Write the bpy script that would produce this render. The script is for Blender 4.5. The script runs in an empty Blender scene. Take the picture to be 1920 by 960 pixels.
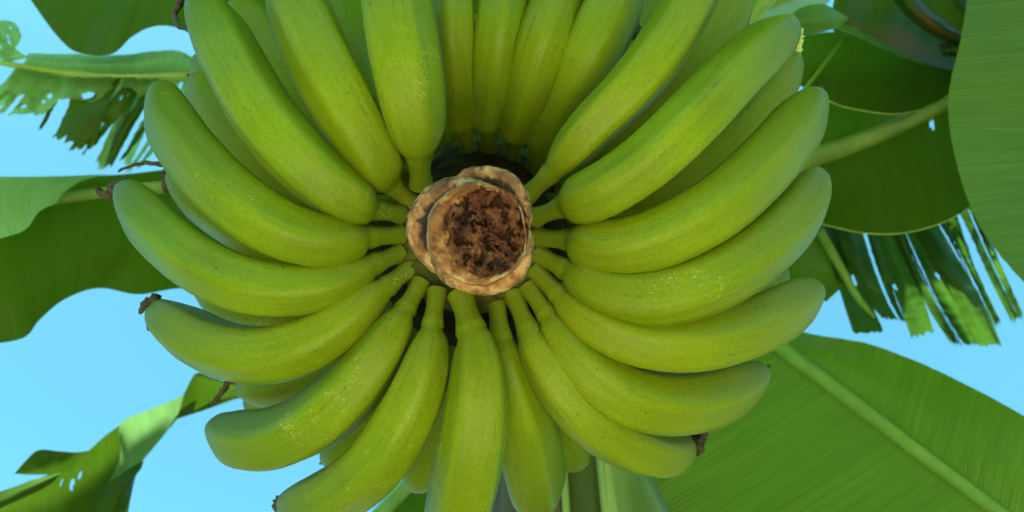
import bpy, math, random
import numpy as np
from mathutils import Vector, Matrix, noise as mnoise

random.seed(7)
RNG = np.random.default_rng(7)
scene = bpy.context.scene
COL = scene.collection

# ------------------------------------------------------------------ camera
LENS, SENSOR = 28.0, 36.0
CAM = np.array([0.0, 0.0, 1.35])
PITCH = math.radians(50)                       # looking up into the crown
FWD = np.array([0, math.cos(PITCH), math.sin(PITCH)])
UPV = np.array([0, -math.sin(PITCH), math.cos(PITCH)])
RGT = np.array([1.0, 0, 0])
cam_data = bpy.data.cameras.new('camera')
cam = bpy.data.objects.new('camera', cam_data)
COL.objects.link(cam)
cam.location = CAM
cam.rotation_euler = (math.radians(90) + PITCH, 0, 0)
cam_data.lens = LENS
cam_data.sensor_width = SENSOR
cam_data.clip_start = 0.01
cam_data.clip_end = 3000
cam_data.dof.use_dof = True
cam_data.dof.focus_distance = 0.52
cam_data.dof.aperture_fstop = 9
scene.camera = cam
K = SENSOR / LENS / 1920.0                     # metres per pixel at one metre

# ------------------------------------------------------------------ sky, sun, exposure
SUN_EL, SUN_AZ = math.radians(68), math.radians(192)    # azimuth clockwise from +Y
world = bpy.data.worlds.new('World')
scene.world = world
world.use_nodes = True
wn, wl = world.node_tree.nodes, world.node_tree.links
wn.clear()
sky = wn.new('ShaderNodeTexSky')
sky.sky_type = 'NISHITA'
sky.sun_disc = False
sky.sun_elevation = SUN_EL
sky.sun_rotation = SUN_AZ
sky.air_density = 1.0
sky.dust_density = 1.5
sky.ozone_density = 1.0
tint = wn.new('ShaderNodeMix'); tint.data_type = 'RGBA'; tint.blend_type = 'MULTIPLY'
tint.inputs[0].default_value = 1.0
tint.inputs[7].default_value = (0.51, 1.15, 0.97, 1)      # the photograph's cool, cyan white balance
bg = wn.new('ShaderNodeBackground'); bg.inputs[1].default_value = 0.0500
wo = wn.new('ShaderNodeOutputWorld')
wl.new(sky.outputs[0], tint.inputs[6]); wl.new(tint.outputs[2], bg.inputs[0]); wl.new(bg.outputs[0], wo.inputs[0])

sun_data = bpy.data.lights.new('sun', 'SUN')
sun_data.energy = 5.0
sun_data.angle = math.radians(0.5)
sun_data.color = (1.0, 0.96, 0.88)
sun = bpy.data.objects.new('sun', sun_data)
COL.objects.link(sun)
sdir = Vector((math.sin(SUN_AZ) * math.cos(SUN_EL), math.cos(SUN_AZ) * math.cos(SUN_EL), math.sin(SUN_EL)))
sun.rotation_euler = sdir.to_track_quat('Z', 'Y').to_euler()
sun.location = (0, 0, 8)

scene.view_settings.view_transform = 'Standard'
scene.view_settings.look = 'None'
scene.view_settings.exposure = 2.80
scene.view_settings.gamma = 1.0
scene.view_settings.use_curve_mapping = False
scene.render.engine = 'CYCLES'
scene.cycles.use_denoising = True
scene.cycles.max_bounces = 10
scene.cycles.diffuse_bounces = 2
scene.cycles.transmission_bounces = 6
scene.cycles.caustics_reflective = False
scene.cycles.caustics_refractive = False


# ------------------------------------------------------------------ helpers
def P(px, py, d):
    """A point seen at (px, py) of the 1920x960 photograph, d metres along the view axis."""
    return CAM + d * (FWD + (px - 960) * K * RGT + (480 - py) * K * UPV)


def cr(pts, n):
    """Catmull-Rom through pts, n samples, uniform in the control index."""
    p = np.asarray(pts, float)
    m = len(p)
    if m == 2:
        t = np.linspace(0, 1, n)[:, None]
        return p[0] * (1 - t) + p[1] * t
    q = np.vstack([2 * p[0] - p[1], p, 2 * p[-1] - p[-2]])
    out = []
    for s in np.linspace(0, m - 1, n):
        i = min(int(s), m - 2); f = s - i
        a, b, c, d = q[i], q[i + 1], q[i + 2], q[i + 3]
        out.append(0.5 * (2 * b + (c - a) * f + (2 * a - 5 * b + 4 * c - d) * f * f + (3 * b - a - 3 * c + d) * f ** 3))
    return np.array(out)


def by_length(pts, n):
    """Resample a dense polyline to n points of even arc length."""
    seg = np.linalg.norm(np.diff(pts, axis=0), axis=1)
    s = np.concatenate([[0], np.cumsum(seg)])
    u = np.linspace(0, s[-1], n)
    return np.stack([np.interp(u, s, pts[:, k]) for k in range(pts.shape[1])], axis=1), u


def empty(name, loc, parent=None):
    o = bpy.data.objects.new(name, None)
    COL.objects.link(o)
    o.empty_display_size = 0.05
    if parent is not None:
        o.parent = parent
    o.location = Vector(loc) - (world_loc(parent) if parent is not None else Vector((0, 0, 0)))
    return o


def world_loc(o):
    v = Vector((0, 0, 0))
    while o is not None:
        v += o.location
        o = o.parent
    return v


def link(name, verts, faces, mat, parent=None, smooth=True, attrs=None, uv=None, normals=None, origin=None):
    verts = np.asarray(verts, float)
    org = verts.mean(axis=0) if origin is None else np.asarray(origin, float)
    me = bpy.data.meshes.new(name)
    me.from_pydata((verts - org).tolist(), [], [tuple(f) for f in faces])
    me.validate()
    if smooth:
        me.polygons.foreach_set('use_smooth', [True] * len(me.polygons))
    for k, a in (attrs or {}).items():
        at = me.attributes.new(k, 'FLOAT', 'POINT')
        at.data.foreach_set('value', np.asarray(a, np.float32))
    if uv is not None:
        l = me.uv_layers.new(name='UVMap')
        idx = np.empty(len(me.loops), np.int32); me.loops.foreach_get('vertex_index', idx)
        l.data.foreach_set('uv', np.asarray(uv, np.float32)[idx].ravel())
    me.materials.append(mat)
    me.update()
    if normals is not None:
        me.normals_split_custom_set_from_vertices(np.asarray(normals, float).tolist())
    o = bpy.data.objects.new(name, me)
    COL.objects.link(o)
    if parent is not None:
        o.parent = parent
        o.location = Vector(org) - world_loc(parent)
    else:
        o.location = Vector(org)
    return o


def tag(o, label=None, cat=None, group=None, kind=None):
    if label: o['label'] = label
    if cat: o['category'] = cat
    if group: o['group'] = group
    if kind: o['kind'] = kind
    return o


def frames(c):
    """Parallel-transport frames along a polyline: tangent, normal, binormal."""
    t = np.gradient(c, axis=0)
    t /= np.linalg.norm(t, axis=1)[:, None]
    n0 = -FWD - np.dot(-FWD, t[0]) * t[0]
    if np.linalg.norm(n0) < 1e-4:
        n0 = UPV - np.dot(UPV, t[0]) * t[0]
    n0 /= np.linalg.norm(n0)
    N = [n0]
    for i in range(1, len(c)):
        v = N[-1] - np.dot(N[-1], t[i]) * t[i]
        N.append(v / np.linalg.norm(v))
    N = np.array(N)
    return t, N, np.cross(t, N)


def tube_faces(nr, ns, cap0=True, cap1=True):
    f = []
    for i in range(nr - 1):
        for j in range(ns):
            k = (j + 1) % ns
            f.append((i * ns + j, i * ns + k, (i + 1) * ns + k, (i + 1) * ns + j))
    if cap0: f.append(tuple(reversed(range(ns))))
    if cap1: f.append(tuple((nr - 1) * ns + j for j in range(ns)))
    return f


def tube(name, pts, radii, mat, parent=None, n=24, ns=10, flat=1.0, wob=0.0, seed=0, label=None):
    """Tapered tube through world-space points; radii per control point."""
    q = np.hstack([np.asarray(pts, float), np.asarray(radii, float)[:, None]])
    q = cr(q, n)
    c, r = q[:, :3], np.maximum(q[:, 3], 2e-4)
    t, N, B = frames(c)
    v, tt = [], []
    for i in range(n):
        for j in range(ns):
            a = 2 * math.pi * j / ns
            w = 1 + wob * mnoise.noise(Vector((math.cos(a) * 1.3 + seed, math.sin(a) * 1.3, i * 0.6)))
            v.append(c[i] + r[i] * w * (math.cos(a) * N[i] * flat + math.sin(a) * B[i]))
            tt.append(i / (n - 1))
    o = link(name, v, tube_faces(n, ns), mat, parent, attrs={'t': tt})
    if label: o['label'] = label
    return o


# ------------------------------------------------------------------ materials
def new_mat(name):
    m = bpy.data.materials.new(name)
    m.use_nodes = True
    nt = m.node_tree
    nt.nodes.clear()
    out = nt.nodes.new('ShaderNodeOutputMaterial')
    return m, nt, out


ALBEDO = 0.83      # reflectance scale of everything that grows; the exposure makes up for it


class NT:
    def __init__(self, nt): self.nt = nt
    def add(self, t, **kw):
        n = self.nt.nodes.new(t)
        for k, v in kw.items(): setattr(n, k, v)
        return n
    def set(self, n, key, v):
        if hasattr(v, 'is_output') or isinstance(v, bpy.types.NodeSocket):
            self.nt.links.new(v, n.inputs[key])
        else:
            n.inputs[key].default_value = v
    def coord(self, which='Object'): return self.add('ShaderNodeTexCoord').outputs[which]
    def attr(self, name): return self.add('ShaderNodeAttribute', attribute_name=name).outputs['Fac']
    def map(self, vec, scale=(1, 1, 1), loc=(0, 0, 0)):
        n = self.add('ShaderNodeMapping'); self.set(n, 'Vector', vec); self.set(n, 'Scale', scale); self.set(n, 'Location', loc)
        return n.outputs[0]
    def noise(self, vec, scale, detail=4, rough=0.5, dist=0.0):
        n = self.add('ShaderNodeTexNoise'); self.set(n, 'Vector', vec); self.set(n, 'Scale', scale)
        self.set(n, 'Detail', detail); self.set(n, 'Roughness', rough); self.set(n, 'Distortion', dist)
        return n.outputs['Fac']
    def voro(self, vec, scale, feature='F1', rnd=1.0):
        n = self.add('ShaderNodeTexVoronoi', feature=feature); self.set(n, 'Vector', vec); self.set(n, 'Scale', scale); self.set(n, 'Randomness', rnd)
        return n.outputs['Distance']
    def ramp(self, fac, stops, interp='LINEAR'):
        n = self.add('ShaderNodeValToRGB'); n.color_ramp.interpolation = interp
        e = n.color_ramp.elements
        while len(e) < len(stops): e.new(0.5)
        for el, (p, c) in zip(e, stops):
            el.position = p
            el.color = (c, c, c, 1) if isinstance(c, (int, float)) else (*c, 1)
        self.set(n, 0, fac)
        return n.outputs[0]
    def mix(self, fac, a, b, blend='MIX'):
        n = self.add('ShaderNodeMix', data_type='RGBA', blend_type=blend)
        self.set(n, 0, fac)
        for i, x in ((6, a), (7, b)):
            self.set(n, i, (*x, 1) if isinstance(x, tuple) and len(x) == 3 else x)
        return n.outputs[2]
    def math(self, op, a, b=0.0, c=0.0):
        n = self.add('ShaderNodeMath', operation=op)
        for i, x in enumerate((a, b, c)): self.set(n, i, x)
        return n.outputs[0]
    def rand(self): return self.add('ShaderNodeObjectInfo').outputs['Random']
    def vecadd(self, a, b):
        n = self.add('ShaderNodeVectorMath', operation='ADD'); self.set(n, 0, a); self.set(n, 1, b); return n.outputs[0]
    def bump(self, h, strength=0.3, dist=0.002):
        n = self.add('ShaderNodeBump'); self.set(n, 'Height', h); self.set(n, 'Strength', strength); self.set(n, 'Distance', dist)
        return n.outputs[0]
    def bsdf(self, scale=ALBEDO, **kw):
        n = self.add('ShaderNodeBsdfPrincipled')
        kw['Base Color'] = self.mix(1.0, kw['Base Color'], (scale, scale, scale), 'MULTIPLY')
        for k, v in kw.items():
            if isinstance(v, tuple) and len(v) == 3 and k != 'Normal' and n.inputs[k].type == 'RGBA': v = (*v, 1)
            self.set(n, k, v)
        return n


def mat_banana():
    m, nt, out = new_mat('banana_skin'); T = NT(nt)
    oc = T.coord('Object'); r = T.rand()
    r2 = T.math('FRACT', T.math('MULTIPLY', r, 7.31))
    seedv = T.add('ShaderNodeCombineXYZ'); T.set(seedv, 0, T.math('MULTIPLY', r, 31.0)); T.set(seedv, 1, T.math('MULTIPLY', r, 17.0))
    v = T.vecadd(oc, seedv.outputs[0])
    t = T.attr('t')
    lon = T.add('ShaderNodeCombineXYZ'); T.set(lon, 0, T.attr('ca')); T.set(lon, 1, T.attr('sa')); T.set(lon, 2, T.math('MULTIPLY_ADD', t, 0.9, T.math('MULTIPLY', r, 23.0)))
    big = T.noise(v, 22, 3)
    base = T.ramp(t, [(0.0, (0.085, 0.105, 0.006)), (0.11, (0.160, 0.220, 0.005)), (0.36, (0.195, 0.325, 0.0055)), (0.66, (0.112, 0.238, 0.0045)), (1.0, (0.038, 0.108, 0.003))])  # tips greener; their darkness also paints in the weaker light there
    base = T.mix(T.ramp(big, [(0.32, 0.0), (0.72, 0.55)]), base, (0.095, 0.170, 0.004))
    base = T.mix(T.math('MULTIPLY_ADD', r, 0.15, T.math('MULTIPLY', T.attr('yel'), 0.36)), base, (0.265, 0.285, 0.0040))
    base = T.mix(T.math('MULTIPLY', r2, 0.22), base, (0.070, 0.150, 0.004))
    # lengthwise streaks of darker and yellower green
    st = T.noise(lon.outputs[0], 5.0, 4, 0.6)
    base = T.mix(T.ramp(st, [(0.34, 0.26), (0.52, 0.0)]), base, (0.080, 0.150, 0.004))
    base = T.mix(T.ramp(st, [(0.52, 0.0), (0.72, 0.20)]), base, (0.235, 0.295, 0.010))
    fine = T.noise(v, 420, 3, 0.6)
    base = T.mix(T.ramp(fine, [(0.35, 0.22), (0.6, 0.0)]), base, (0.05, 0.10, 0.003))
    # small dark freckles and blotches, uneven in size
    warp = T.math('MULTIPLY_ADD', T.noise(v, 300, 2), 0.10, T.voro(v, 130))
    msk = T.ramp(T.noise(v, 45, 3), [(0.47, 0.0), (0.60, 1.0)])
    fre = T.math('MULTIPLY', T.ramp(warp, [(0.10, 1.0), (0.17, 0.0)]), msk)
    base = T.mix(T.math('MULTIPLY', fre, 0.75), base, (0.045, 0.045, 0.010))
    # brownish rub marks along the ridges
    rub = T.noise(lon.outputs[0], 9.0, 6, 0.75)
    rubm = T.math('MULTIPLY', T.ramp(rub, [(0.56, 0.0), (0.64, 1.0)]), T.ramp(T.noise(v, 17, 2), [(0.46, 0.0), (0.58, 1.0)]))
    rubm = T.math('MULTIPLY', rubm, T.ramp(T.noise(v, 260, 4, 0.7), [(0.42, 0.0), (0.55, 1.0)]))
    base = T.mix(T.math('MULTIPLY', rubm, 0.8), base, (0.11, 0.085, 0.020))
    # pale latex scratches, only on some fruit
    scr = T.ramp(T.noise(v, 430, 2, 0.7, 1.5), [(0.57, 0.0), (0.63, 1.0)])
    cl = T.ramp(T.noise(T.vecadd(v, (5.3, 2.1, 0.7)), 34, 3, 0.6), [(0.555, 0.0), (0.66, 1.0)])
    scr = T.math('MULTIPLY', scr, T.math('MULTIPLY', cl, T.ramp(r2, [(0.25, 0.15), (0.7, 1.0)])))
    base = T.mix(T.math('MULTIPLY', scr, 0.75), base, (0.50, 0.50, 0.16))
    hgt = T.math('ADD', T.noise(v, 160, 4), T.math('MULTIPLY', st, 0.8))
    b = T.bsdf(scale=0.775, **{'Base Color': base, 'Roughness': T.math('MULTIPLY_ADD', fine, 0.25, 0.33), 'Specular IOR Level': 0.15,
                  'Sheen Weight': 0.04, 'Sheen Roughness': 0.18, 'Sheen Tint': (0.75, 1.0, 0.72), 'Normal': T.bump(hgt, 0.12, 0.002)})
    nt.links.new(b.outputs[0], out.inputs[0])
    return m


def mat_leaf(name, col, dark, trans, tw=0.5, veins=70.0, axis=0, rough=0.42, dry=0.0, bstr=0.2, spec=0.22):
    """Thin banana-leaf blade: vein corrugation, gloss, light shining through."""
    m, nt, out = new_mat(name); T = NT(nt)
    uv = T.coord('UV'); oc = T.coord('Object')
    sep = T.add('ShaderNodeSeparateXYZ'); T.set(sep, 0, uv)
    u = sep.outputs[axis]; w = sep.outputs[1 - axis]
    wob = T.math('MULTIPLY_ADD', T.noise(oc, 6, 2), 0.005, u)
    wave = T.math('SINE', T.math('MULTIPLY', wob, veins * 2 * math.pi))
    comb = T.add('ShaderNodeCombineXYZ'); T.set(comb, 0, T.math('MULTIPLY', wob, veins * 0.9)); T.set(comb, 1, T.math('MULTIPLY', w, 1.2))
    streak = T.noise(comb.outputs[0], 1.0, 4, 0.65)
    comb2 = T.add('ShaderNodeCombineXYZ'); T.set(comb2, 0, T.math('MULTIPLY', wob, veins * 0.16)); T.set(comb2, 1, T.math('MULTIPLY', w, 0.8))
    band = T.noise(comb2.outputs[0], 1.0, 2, 0.5)
    c = T.mix(T.ramp(streak, [(0.30, 0.0), (0.70, 1.0)]), dark, col)
    c = T.mix(T.ramp(band, [(0.35, 0.45), (0.62, 0.0)]), c, dark)
    c = T.mix(T.ramp(T.noise(oc, 9, 3), [(0.40, 0.0), (0.75, 0.35)]), c, tuple(0.75 * x for x in dark))
    spots = T.math('MULTIPLY', T.ramp(T.voro(oc, 26), [(0.06, 1.0), (0.11, 0.0)]), T.ramp(T.noise(oc, 7), [(0.52, 0.0), (0.60, 1.0)]))
    c = T.mix(T.math('MULTIPLY', spots, 0.6), c, (0.09, 0.06, 0.02))
    if dry > 0:
        c = T.mix(T.ramp(T.noise(oc, 14, 5, 0.7), [(0.62 - 0.25 * dry, 0.0), (0.80 - 0.25 * dry, 1.0)]), c, (0.16, 0.10, 0.04))
    h = T.math('MULTIPLY_ADD', streak, 0.8, T.math('MULTIPLY', wave, 0.35))
    nrm = T.bump(h, bstr, 0.0015)
    b = T.bsdf(**{'Base Color': c, 'Roughness': rough, 'Specular IOR Level': spec, 'Normal': nrm})
    tr = T.add('ShaderNodeBsdfTranslucent')
    tc = T.mix(T.ramp(streak, [(0.30, 0.0), (0.70, 1.0)]), tuple(0.72 * x for x in trans), trans)
    tc = T.mix(T.ramp(band, [(0.35, 0.4), (0.62, 0.0)]), tc, tuple(0.6 * x for x in trans))
    tc = T.mix(1.0, tc, (ALBEDO, ALBEDO, ALBEDO), 'MULTIPLY')
    T.set(tr, 'Color', tc); T.set(tr, 'Normal', nrm)
    mx = T.add('ShaderNodeMixShader'); T.set(mx, 0, tw)
    nt.links.new(b.outputs[0], mx.inputs[1]); nt.links.new(tr.outputs[0], mx.inputs[2])
    nt.links.new(mx.outputs[0], out.inputs[0])
    return m


def mat_simple(name, c1, c2, scale=40, rough=0.5, stretch=(1, 1, 1), bump=0.2, dist=0.002, spec=0.4, lo=0.35, hi=0.65, scale_albedo=ALBEDO):
    m, nt, out = new_mat(name); T = NT(nt)
    v = T.map(T.coord('Object'), stretch)
    n = T.noise(v, scale, 5, 0.6)
    c = T.mix(T.ramp(n, [(lo, 0.0), (hi, 1.0)]), c1, c2)
    b = T.bsdf(scale=scale_albedo, **{'Base Color': c, 'Roughness': rough, 'Specular IOR Level': spec, 'Normal': T.bump(n, bump, dist)})
    nt.links.new(b.outputs[0], out.inputs[0])
    return m


def mat_scar():
    m, nt, out = new_mat('woody_bract_scar'); T = NT(nt)
    oc = T.coord('Object')
    n = T.noise(oc, 70, 6, 0.65, 0.5)
    c = T.ramp(n, [(0.34, (0.10, 0.035, 0.012)), (0.46, (0.30, 0.125, 0.040)), (0.56, (0.52, 0.29, 0.13)), (0.70, (0.68, 0.46, 0.25))])
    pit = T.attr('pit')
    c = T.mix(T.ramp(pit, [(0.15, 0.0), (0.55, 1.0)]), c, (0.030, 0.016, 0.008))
    crack = T.ramp(T.noise(oc, 190, 5, 0.75, 1.2), [(0.36, 1.0), (0.45, 0.0)])
    c = T.mix(T.math('MULTIPLY', crack, 0.75), c, (0.06, 0.022, 0.010))
    h = T.math('ADD', T.noise(oc, 230, 6, 0.7), T.math('MULTIPLY', n, 1.5))
    b = T.bsdf(**{'Base Color': c, 'Roughness': 0.6, 'Specular IOR Level': 0.4, 'Normal': T.bump(h, 0.8, 0.003)})
    nt.links.new(b.outputs[0], out.inputs[0])
    return m


def mat_cut():
    m, nt, out = new_mat('dried_cut_pith'); T = NT(nt)
    oc = T.coord('Object')
    n = T.noise(oc, 120, 8, 0.74, 0.9)
    c = T.ramp(n, [(0.34, (0.010, 0.005, 0.003)), (0.43, (0.050, 0.017, 0.008)), (0.52, (0.17, 0.060, 0.024)), (0.66, (0.40, 0.20, 0.095))])
    red = T.ramp(T.noise(T.vecadd(oc, (3.0, 1.0, 2.0)), 34, 3), [(0.50, 0.0), (0.66, 0.8)])
    c = T.mix(T.math('MULTIPLY', red, 0.6), c, (0.16, 0.035, 0.012), 'MIX')
    h = T.noise(oc, 150, 8, 0.75)
    c = T.mix(T.ramp(h, [(0.34, 0.85), (0.46, 0.0)]), c, (0.012, 0.007, 0.005))
    c = T.mix(T.math('MULTIPLY', T.attr('pit'), 0.72), c, (0.016, 0.008, 0.005))
    b = T.bsdf(**{'Base Color': c, 'Roughness': 0.7, 'Specular IOR Level': 0.35, 'Normal': T.bump(h, 1.0, 0.003)})
    nt.links.new(b.outputs[0], out.inputs[0])
    return m


M = {}
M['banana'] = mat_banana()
M['leaf'] = mat_leaf('leaf_green', (0.080, 0.165, 0.007), (0.045, 0.11, 0.005), (0.100, 0.23, 0.008), 0.45, 75)
M['leaf_bright'] = mat_leaf('leaf_bright_green', (0.150, 0.275, 0.015), (0.085, 0.185, 0.010), (0.150, 0.31, 0.015), 0.5, 95, bstr=0.4)
M['leaf_strip'] = mat_leaf('leaf_torn_strip', (0.05, 0.13, 0.02), (0.026, 0.08, 0.012), (0.055, 0.16, 0.015), 0.42, 9, axis=1)
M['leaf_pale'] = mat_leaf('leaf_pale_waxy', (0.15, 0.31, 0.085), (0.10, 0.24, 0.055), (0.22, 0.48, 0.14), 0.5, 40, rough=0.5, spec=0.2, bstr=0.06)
M['leaf_muted'] = mat_leaf('leaf_muted_green', (0.050, 0.115, 0.006), (0.036, 0.090, 0.004), (0.034, 0.080, 0.004), 0.4, 50, bstr=0.15, spec=0.1)  # colour darkened in place of shade on the lower-left leaf
M['leaf_band'] = mat_leaf('leaf_soft_green', (0.11, 0.23, 0.06), (0.075, 0.18, 0.04), (0.105, 0.24, 0.065), 0.5, 40, rough=0.5, spec=0.2, bstr=0.06)
M['leaf_sky'] = mat_leaf('leaf_painted_skylight', (0.26, 0.50, 0.16), (0.18, 0.38, 0.10), (0.46, 0.80, 0.26), 0.6, 40, rough=0.5, spec=0.2, bstr=0.06)  # sky light on the torn and folded blades, painted as pale colour
M['leaf_glow'] = mat_leaf('leaf_painted_sunlight', (0.34, 0.50, 0.34), (0.28, 0.44, 0.28), (0.50, 0.75, 0.50), 0.5, 30, rough=0.4, spec=0.3)  # sunlight on the leaf behind the fruit, painted as whitish colour
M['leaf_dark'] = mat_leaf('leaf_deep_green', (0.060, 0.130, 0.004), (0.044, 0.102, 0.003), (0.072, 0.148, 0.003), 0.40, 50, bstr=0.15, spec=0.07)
M['leaf_dry'] = mat_leaf('leaf_browning', (0.05, 0.13, 0.02), (0.03, 0.09, 0.012), (0.08, 0.20, 0.02), 0.35, 30, dry=0.65)
M['rib'] = mat_simple('leaf_midrib', (0.16, 0.33, 0.055), (0.24, 0.44, 0.10), 26, 0.4, (1, 1, 1), 0.15)
M['rib_mid'] = mat_simple('leaf_midrib_green', (0.10, 0.23, 0.025), (0.145, 0.30, 0.045), 26, 0.45, spec=0.25)
M['margin'] = mat_simple('leaf_margin', (0.22, 0.36, 0.06), (0.32, 0.46, 0.12), 40, 0.5)
M['rib_dark'] = mat_simple('leaf_midrib_olive', (0.12, 0.22, 0.03), (0.18, 0.30, 0.05), 26, 0.45)
M['blossom'] = mat_simple('withered_blossom', (0.012, 0.010, 0.006), (0.065, 0.055, 0.028), 160, 0.8, bump=0.7)
M['blossom_pale'] = mat_simple('pale_blossom_stub', (0.30, 0.45, 0.09), (0.45, 0.55, 0.18), 120, 0.6)
M['cushion'] = mat_simple('hand_cushion', (0.022, 0.024, 0.005), (0.075, 0.090, 0.010), 90, 0.8, bump=0.8, spec=0.1)
M['rachis'] = mat_simple('rachis_gap_shade', (0.010, 0.007, 0.004), (0.030, 0.024, 0.009), 40, 0.95, bump=0.5, spec=0.05)  # near-black, painting the deep shade between the fruit stalks
M['scar'] = mat_scar()
M['cut'] = mat_cut()
M['sheath'] = mat_simple('stem_sheath_green', (0.12, 0.20, 0.04), (0.20, 0.30, 0.08), 18, 0.5, (1, 1, 0.25), 0.2, spec=0.15)
M['sheath_edge'] = mat_simple('stem_sheath_margin', (0.22, 0.33, 0.07), (0.32, 0.43, 0.12), 25, 0.5, (1, 1, 0.2), spec=0.2)
M['sheath_brown'] = mat_simple('stem_sheath_dead', (0.05, 0.035, 0.012), (0.15, 0.12, 0.045), 35, 0.8, (1, 1, 0.2), 0.6)
M['stem_olive'] = mat_simple('stem_olive', (0.06, 0.08, 0.010), (0.11, 0.14, 0.02), 22, 0.55, (1, 1, 0.2), 0.3)
M['bounce_sand'] = mat_simple('pale_bounce_sand', (0.50, 0.45, 0.28), (0.62, 0.56, 0.37), 1.6, 0.95, bump=0.5, dist=0.02, spec=0.1, scale_albedo=1.0)  # for the added patch that bounces light up
M['ground'] = mat_simple('weedy_soil', (0.045, 0.06, 0.018), (0.09, 0.09, 0.04), 1.2, 0.95, bump=0.6, dist=0.03, spec=0.1, scale_albedo=1.0)

# ------------------------------------------------------------------ ground
gs = 900.0
gv, gf, gn = [], [], 24
for i in range(gn + 1):
    for j in range(gn + 1):
        x = -gs + 2 * gs * i / gn; y = -gs + 2 * gs * j / gn
        gv.append((x, y, 0.0))
for i in range(gn):
    for j in range(gn):
        a = i * (gn + 1) + j
        gf.append((a, a + gn + 1, a + gn + 2, a + 1))
tag(link('ground', gv, gf, M['ground'], origin=(0, 0, 0)), 'weedy soil around the banana plant', 'ground', kind='structure')
# unseen disc of pale sand, added to bounce light up onto the fruit
pv, pf, pn = [(0, -0.35, 0.06)], [], 72
for ring in range(1, 9):
    for i in range(pn):
        a = 2 * math.pi * i / pn
        R = 1.30 * (1 + 0.22 * mnoise.noise(Vector((math.cos(a) * 1.2, math.sin(a) * 1.2, 1.0))) + 0.08 * mnoise.noise(Vector((math.cos(a) * 5, math.sin(a) * 5, 3.0))))
        e = ring / 8
        pv.append((R * e * math.cos(a), -0.35 + R * e * math.sin(a), 0.004 + 0.055 * (1 - e * e) + 0.01 * mnoise.noise(Vector((R * e * math.cos(a) * 3, R * e * math.sin(a) * 3, 0))) * (1 - e)))
for i in range(pn):
    k = (i + 1) % pn
    pf.append((0, 1 + i, 1 + k))
    for ring in range(7):
        a0, b0 = 1 + ring * pn + i, 1 + ring * pn + k
        pf.append((a0, a0 + pn, b0 + pn, b0))
tag(link('bounce_patch', pv, pf, M['bounce_sand'], origin=(0, 0, 0)), 'unseen pale sand patch added to bounce light onto the fruit', 'sand', kind='structure')

# ------------------------------------------------------------------ the banana plant: stem
D_TR = 1.28
bx = P(1095, 960, D_TR)
TX, TY, TR = bx[0], bx[1], 0.135
TOP = 2.72
plant = empty('banana_plant', (TX, TY, 0.0))
tag(plant, 'tall banana plant with broad and wind-torn leaves behind the hanging fruit', 'banana plant')


def shell(name, a0, a1, r_add, z0, z1, mat, parent, thick=0.012, na=22, nz=40, wav=0.006, seed=0.0):
    """A stem sheath: a curved shell with thickness wrapped partly round the stem."""
    v, f = [], []
    def rr(z): return TR * (1.12 - 0.20 * z / TOP) + r_add
    for lay in (0, 1):
        for i in range(nz + 1):
            z = z0 + (z1 - z0) * i / nz
            for j in range(na + 1):
                s = j / na
                a = math.radians(a0 + (a1 - a0) * s + 3 * mnoise.noise(Vector((seed, z * 1.5, 0))))
                edge = min(s, 1 - s)
                r = rr(z) - lay * thick * min(1, 0.25 + edge * 8) + wav * mnoise.noise(Vector((s * 3 + seed, z * 2.0, seed)))
                v.append((TX + r * math.sin(a), TY - r * math.cos(a), z))
    L = (nz + 1) * (na + 1)
    for i in range(nz):
        for j in range(na):
            a = i * (na + 1) + j
            f.append((a, a + 1, a + na + 2, a + na + 1))
            b = a + L
            f.append((b, b + na + 1, b + na + 2, b + 1))
        for j in (0, na):
            a = i * (na + 1) + j
            f.append((a, a + na + 1, a + na + 1 + L, a + L) if j == 0 else (a, a + L, a + na + 1 + L, a + na + 1))
    for i in (0, nz):
        for j in range(na):
            a = i * (na + 1) + j
            f.append((a, a + L, a + L + 1, a + 1) if i == 0 else (a, a + 1, a + L + 1, a + L))
    return link(name, v, f, mat, parent)


zs = np.linspace(-0.02, TOP, 12)
stem = tube('trunk', [(TX, TY, z) for z in zs], [TR * (1.12 - 0.20 * z / TOP) for z in zs], M['stem_olive'], plant, n=60, ns=28, wob=0.05)
shell('leaf_sheath', 7, 120, 0.022, 0.0, 2.55, M['sheath'], stem, seed=1.2)
tube('sheath_margin', [(TX + (TR * (1.12 - 0.2 * z / TOP) + 0.016) * math.sin(math.radians(9)), TY - (TR * (1.12 - 0.2 * z / TOP) + 0.016) * math.cos(math.radians(9)), z) for z in np.linspace(0.02, 2.5, 10)],
     [0.014] * 10, M['sheath_edge'], stem, n=40, ns=8, flat=0.7)
shell('dead_sheath', -110, -20, 0.014, 0.0, 2.45, M['sheath_brown'], stem, seed=4.7, wav=0.014)
tube('sheath_margin', [(TX + (TR * (1.12 - 0.2 * z / TOP) + 0.010) * math.sin(math.radians(-16)), TY - (TR * (1.12 - 0.2 * z / TOP) + 0.010) * math.cos(math.radians(-16)), z) for z in np.linspace(0.02, 2.45, 10)],
     [0.006] * 10, M['sheath_edge'], stem, n=40, ns=8)
shell('leaf_sheath', 130, 240, 0.018, 0.0, 2.6, M['sheath'], stem, seed=8.1)

CROWN = np.array([TX, TY, TOP - 0.04])


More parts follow.
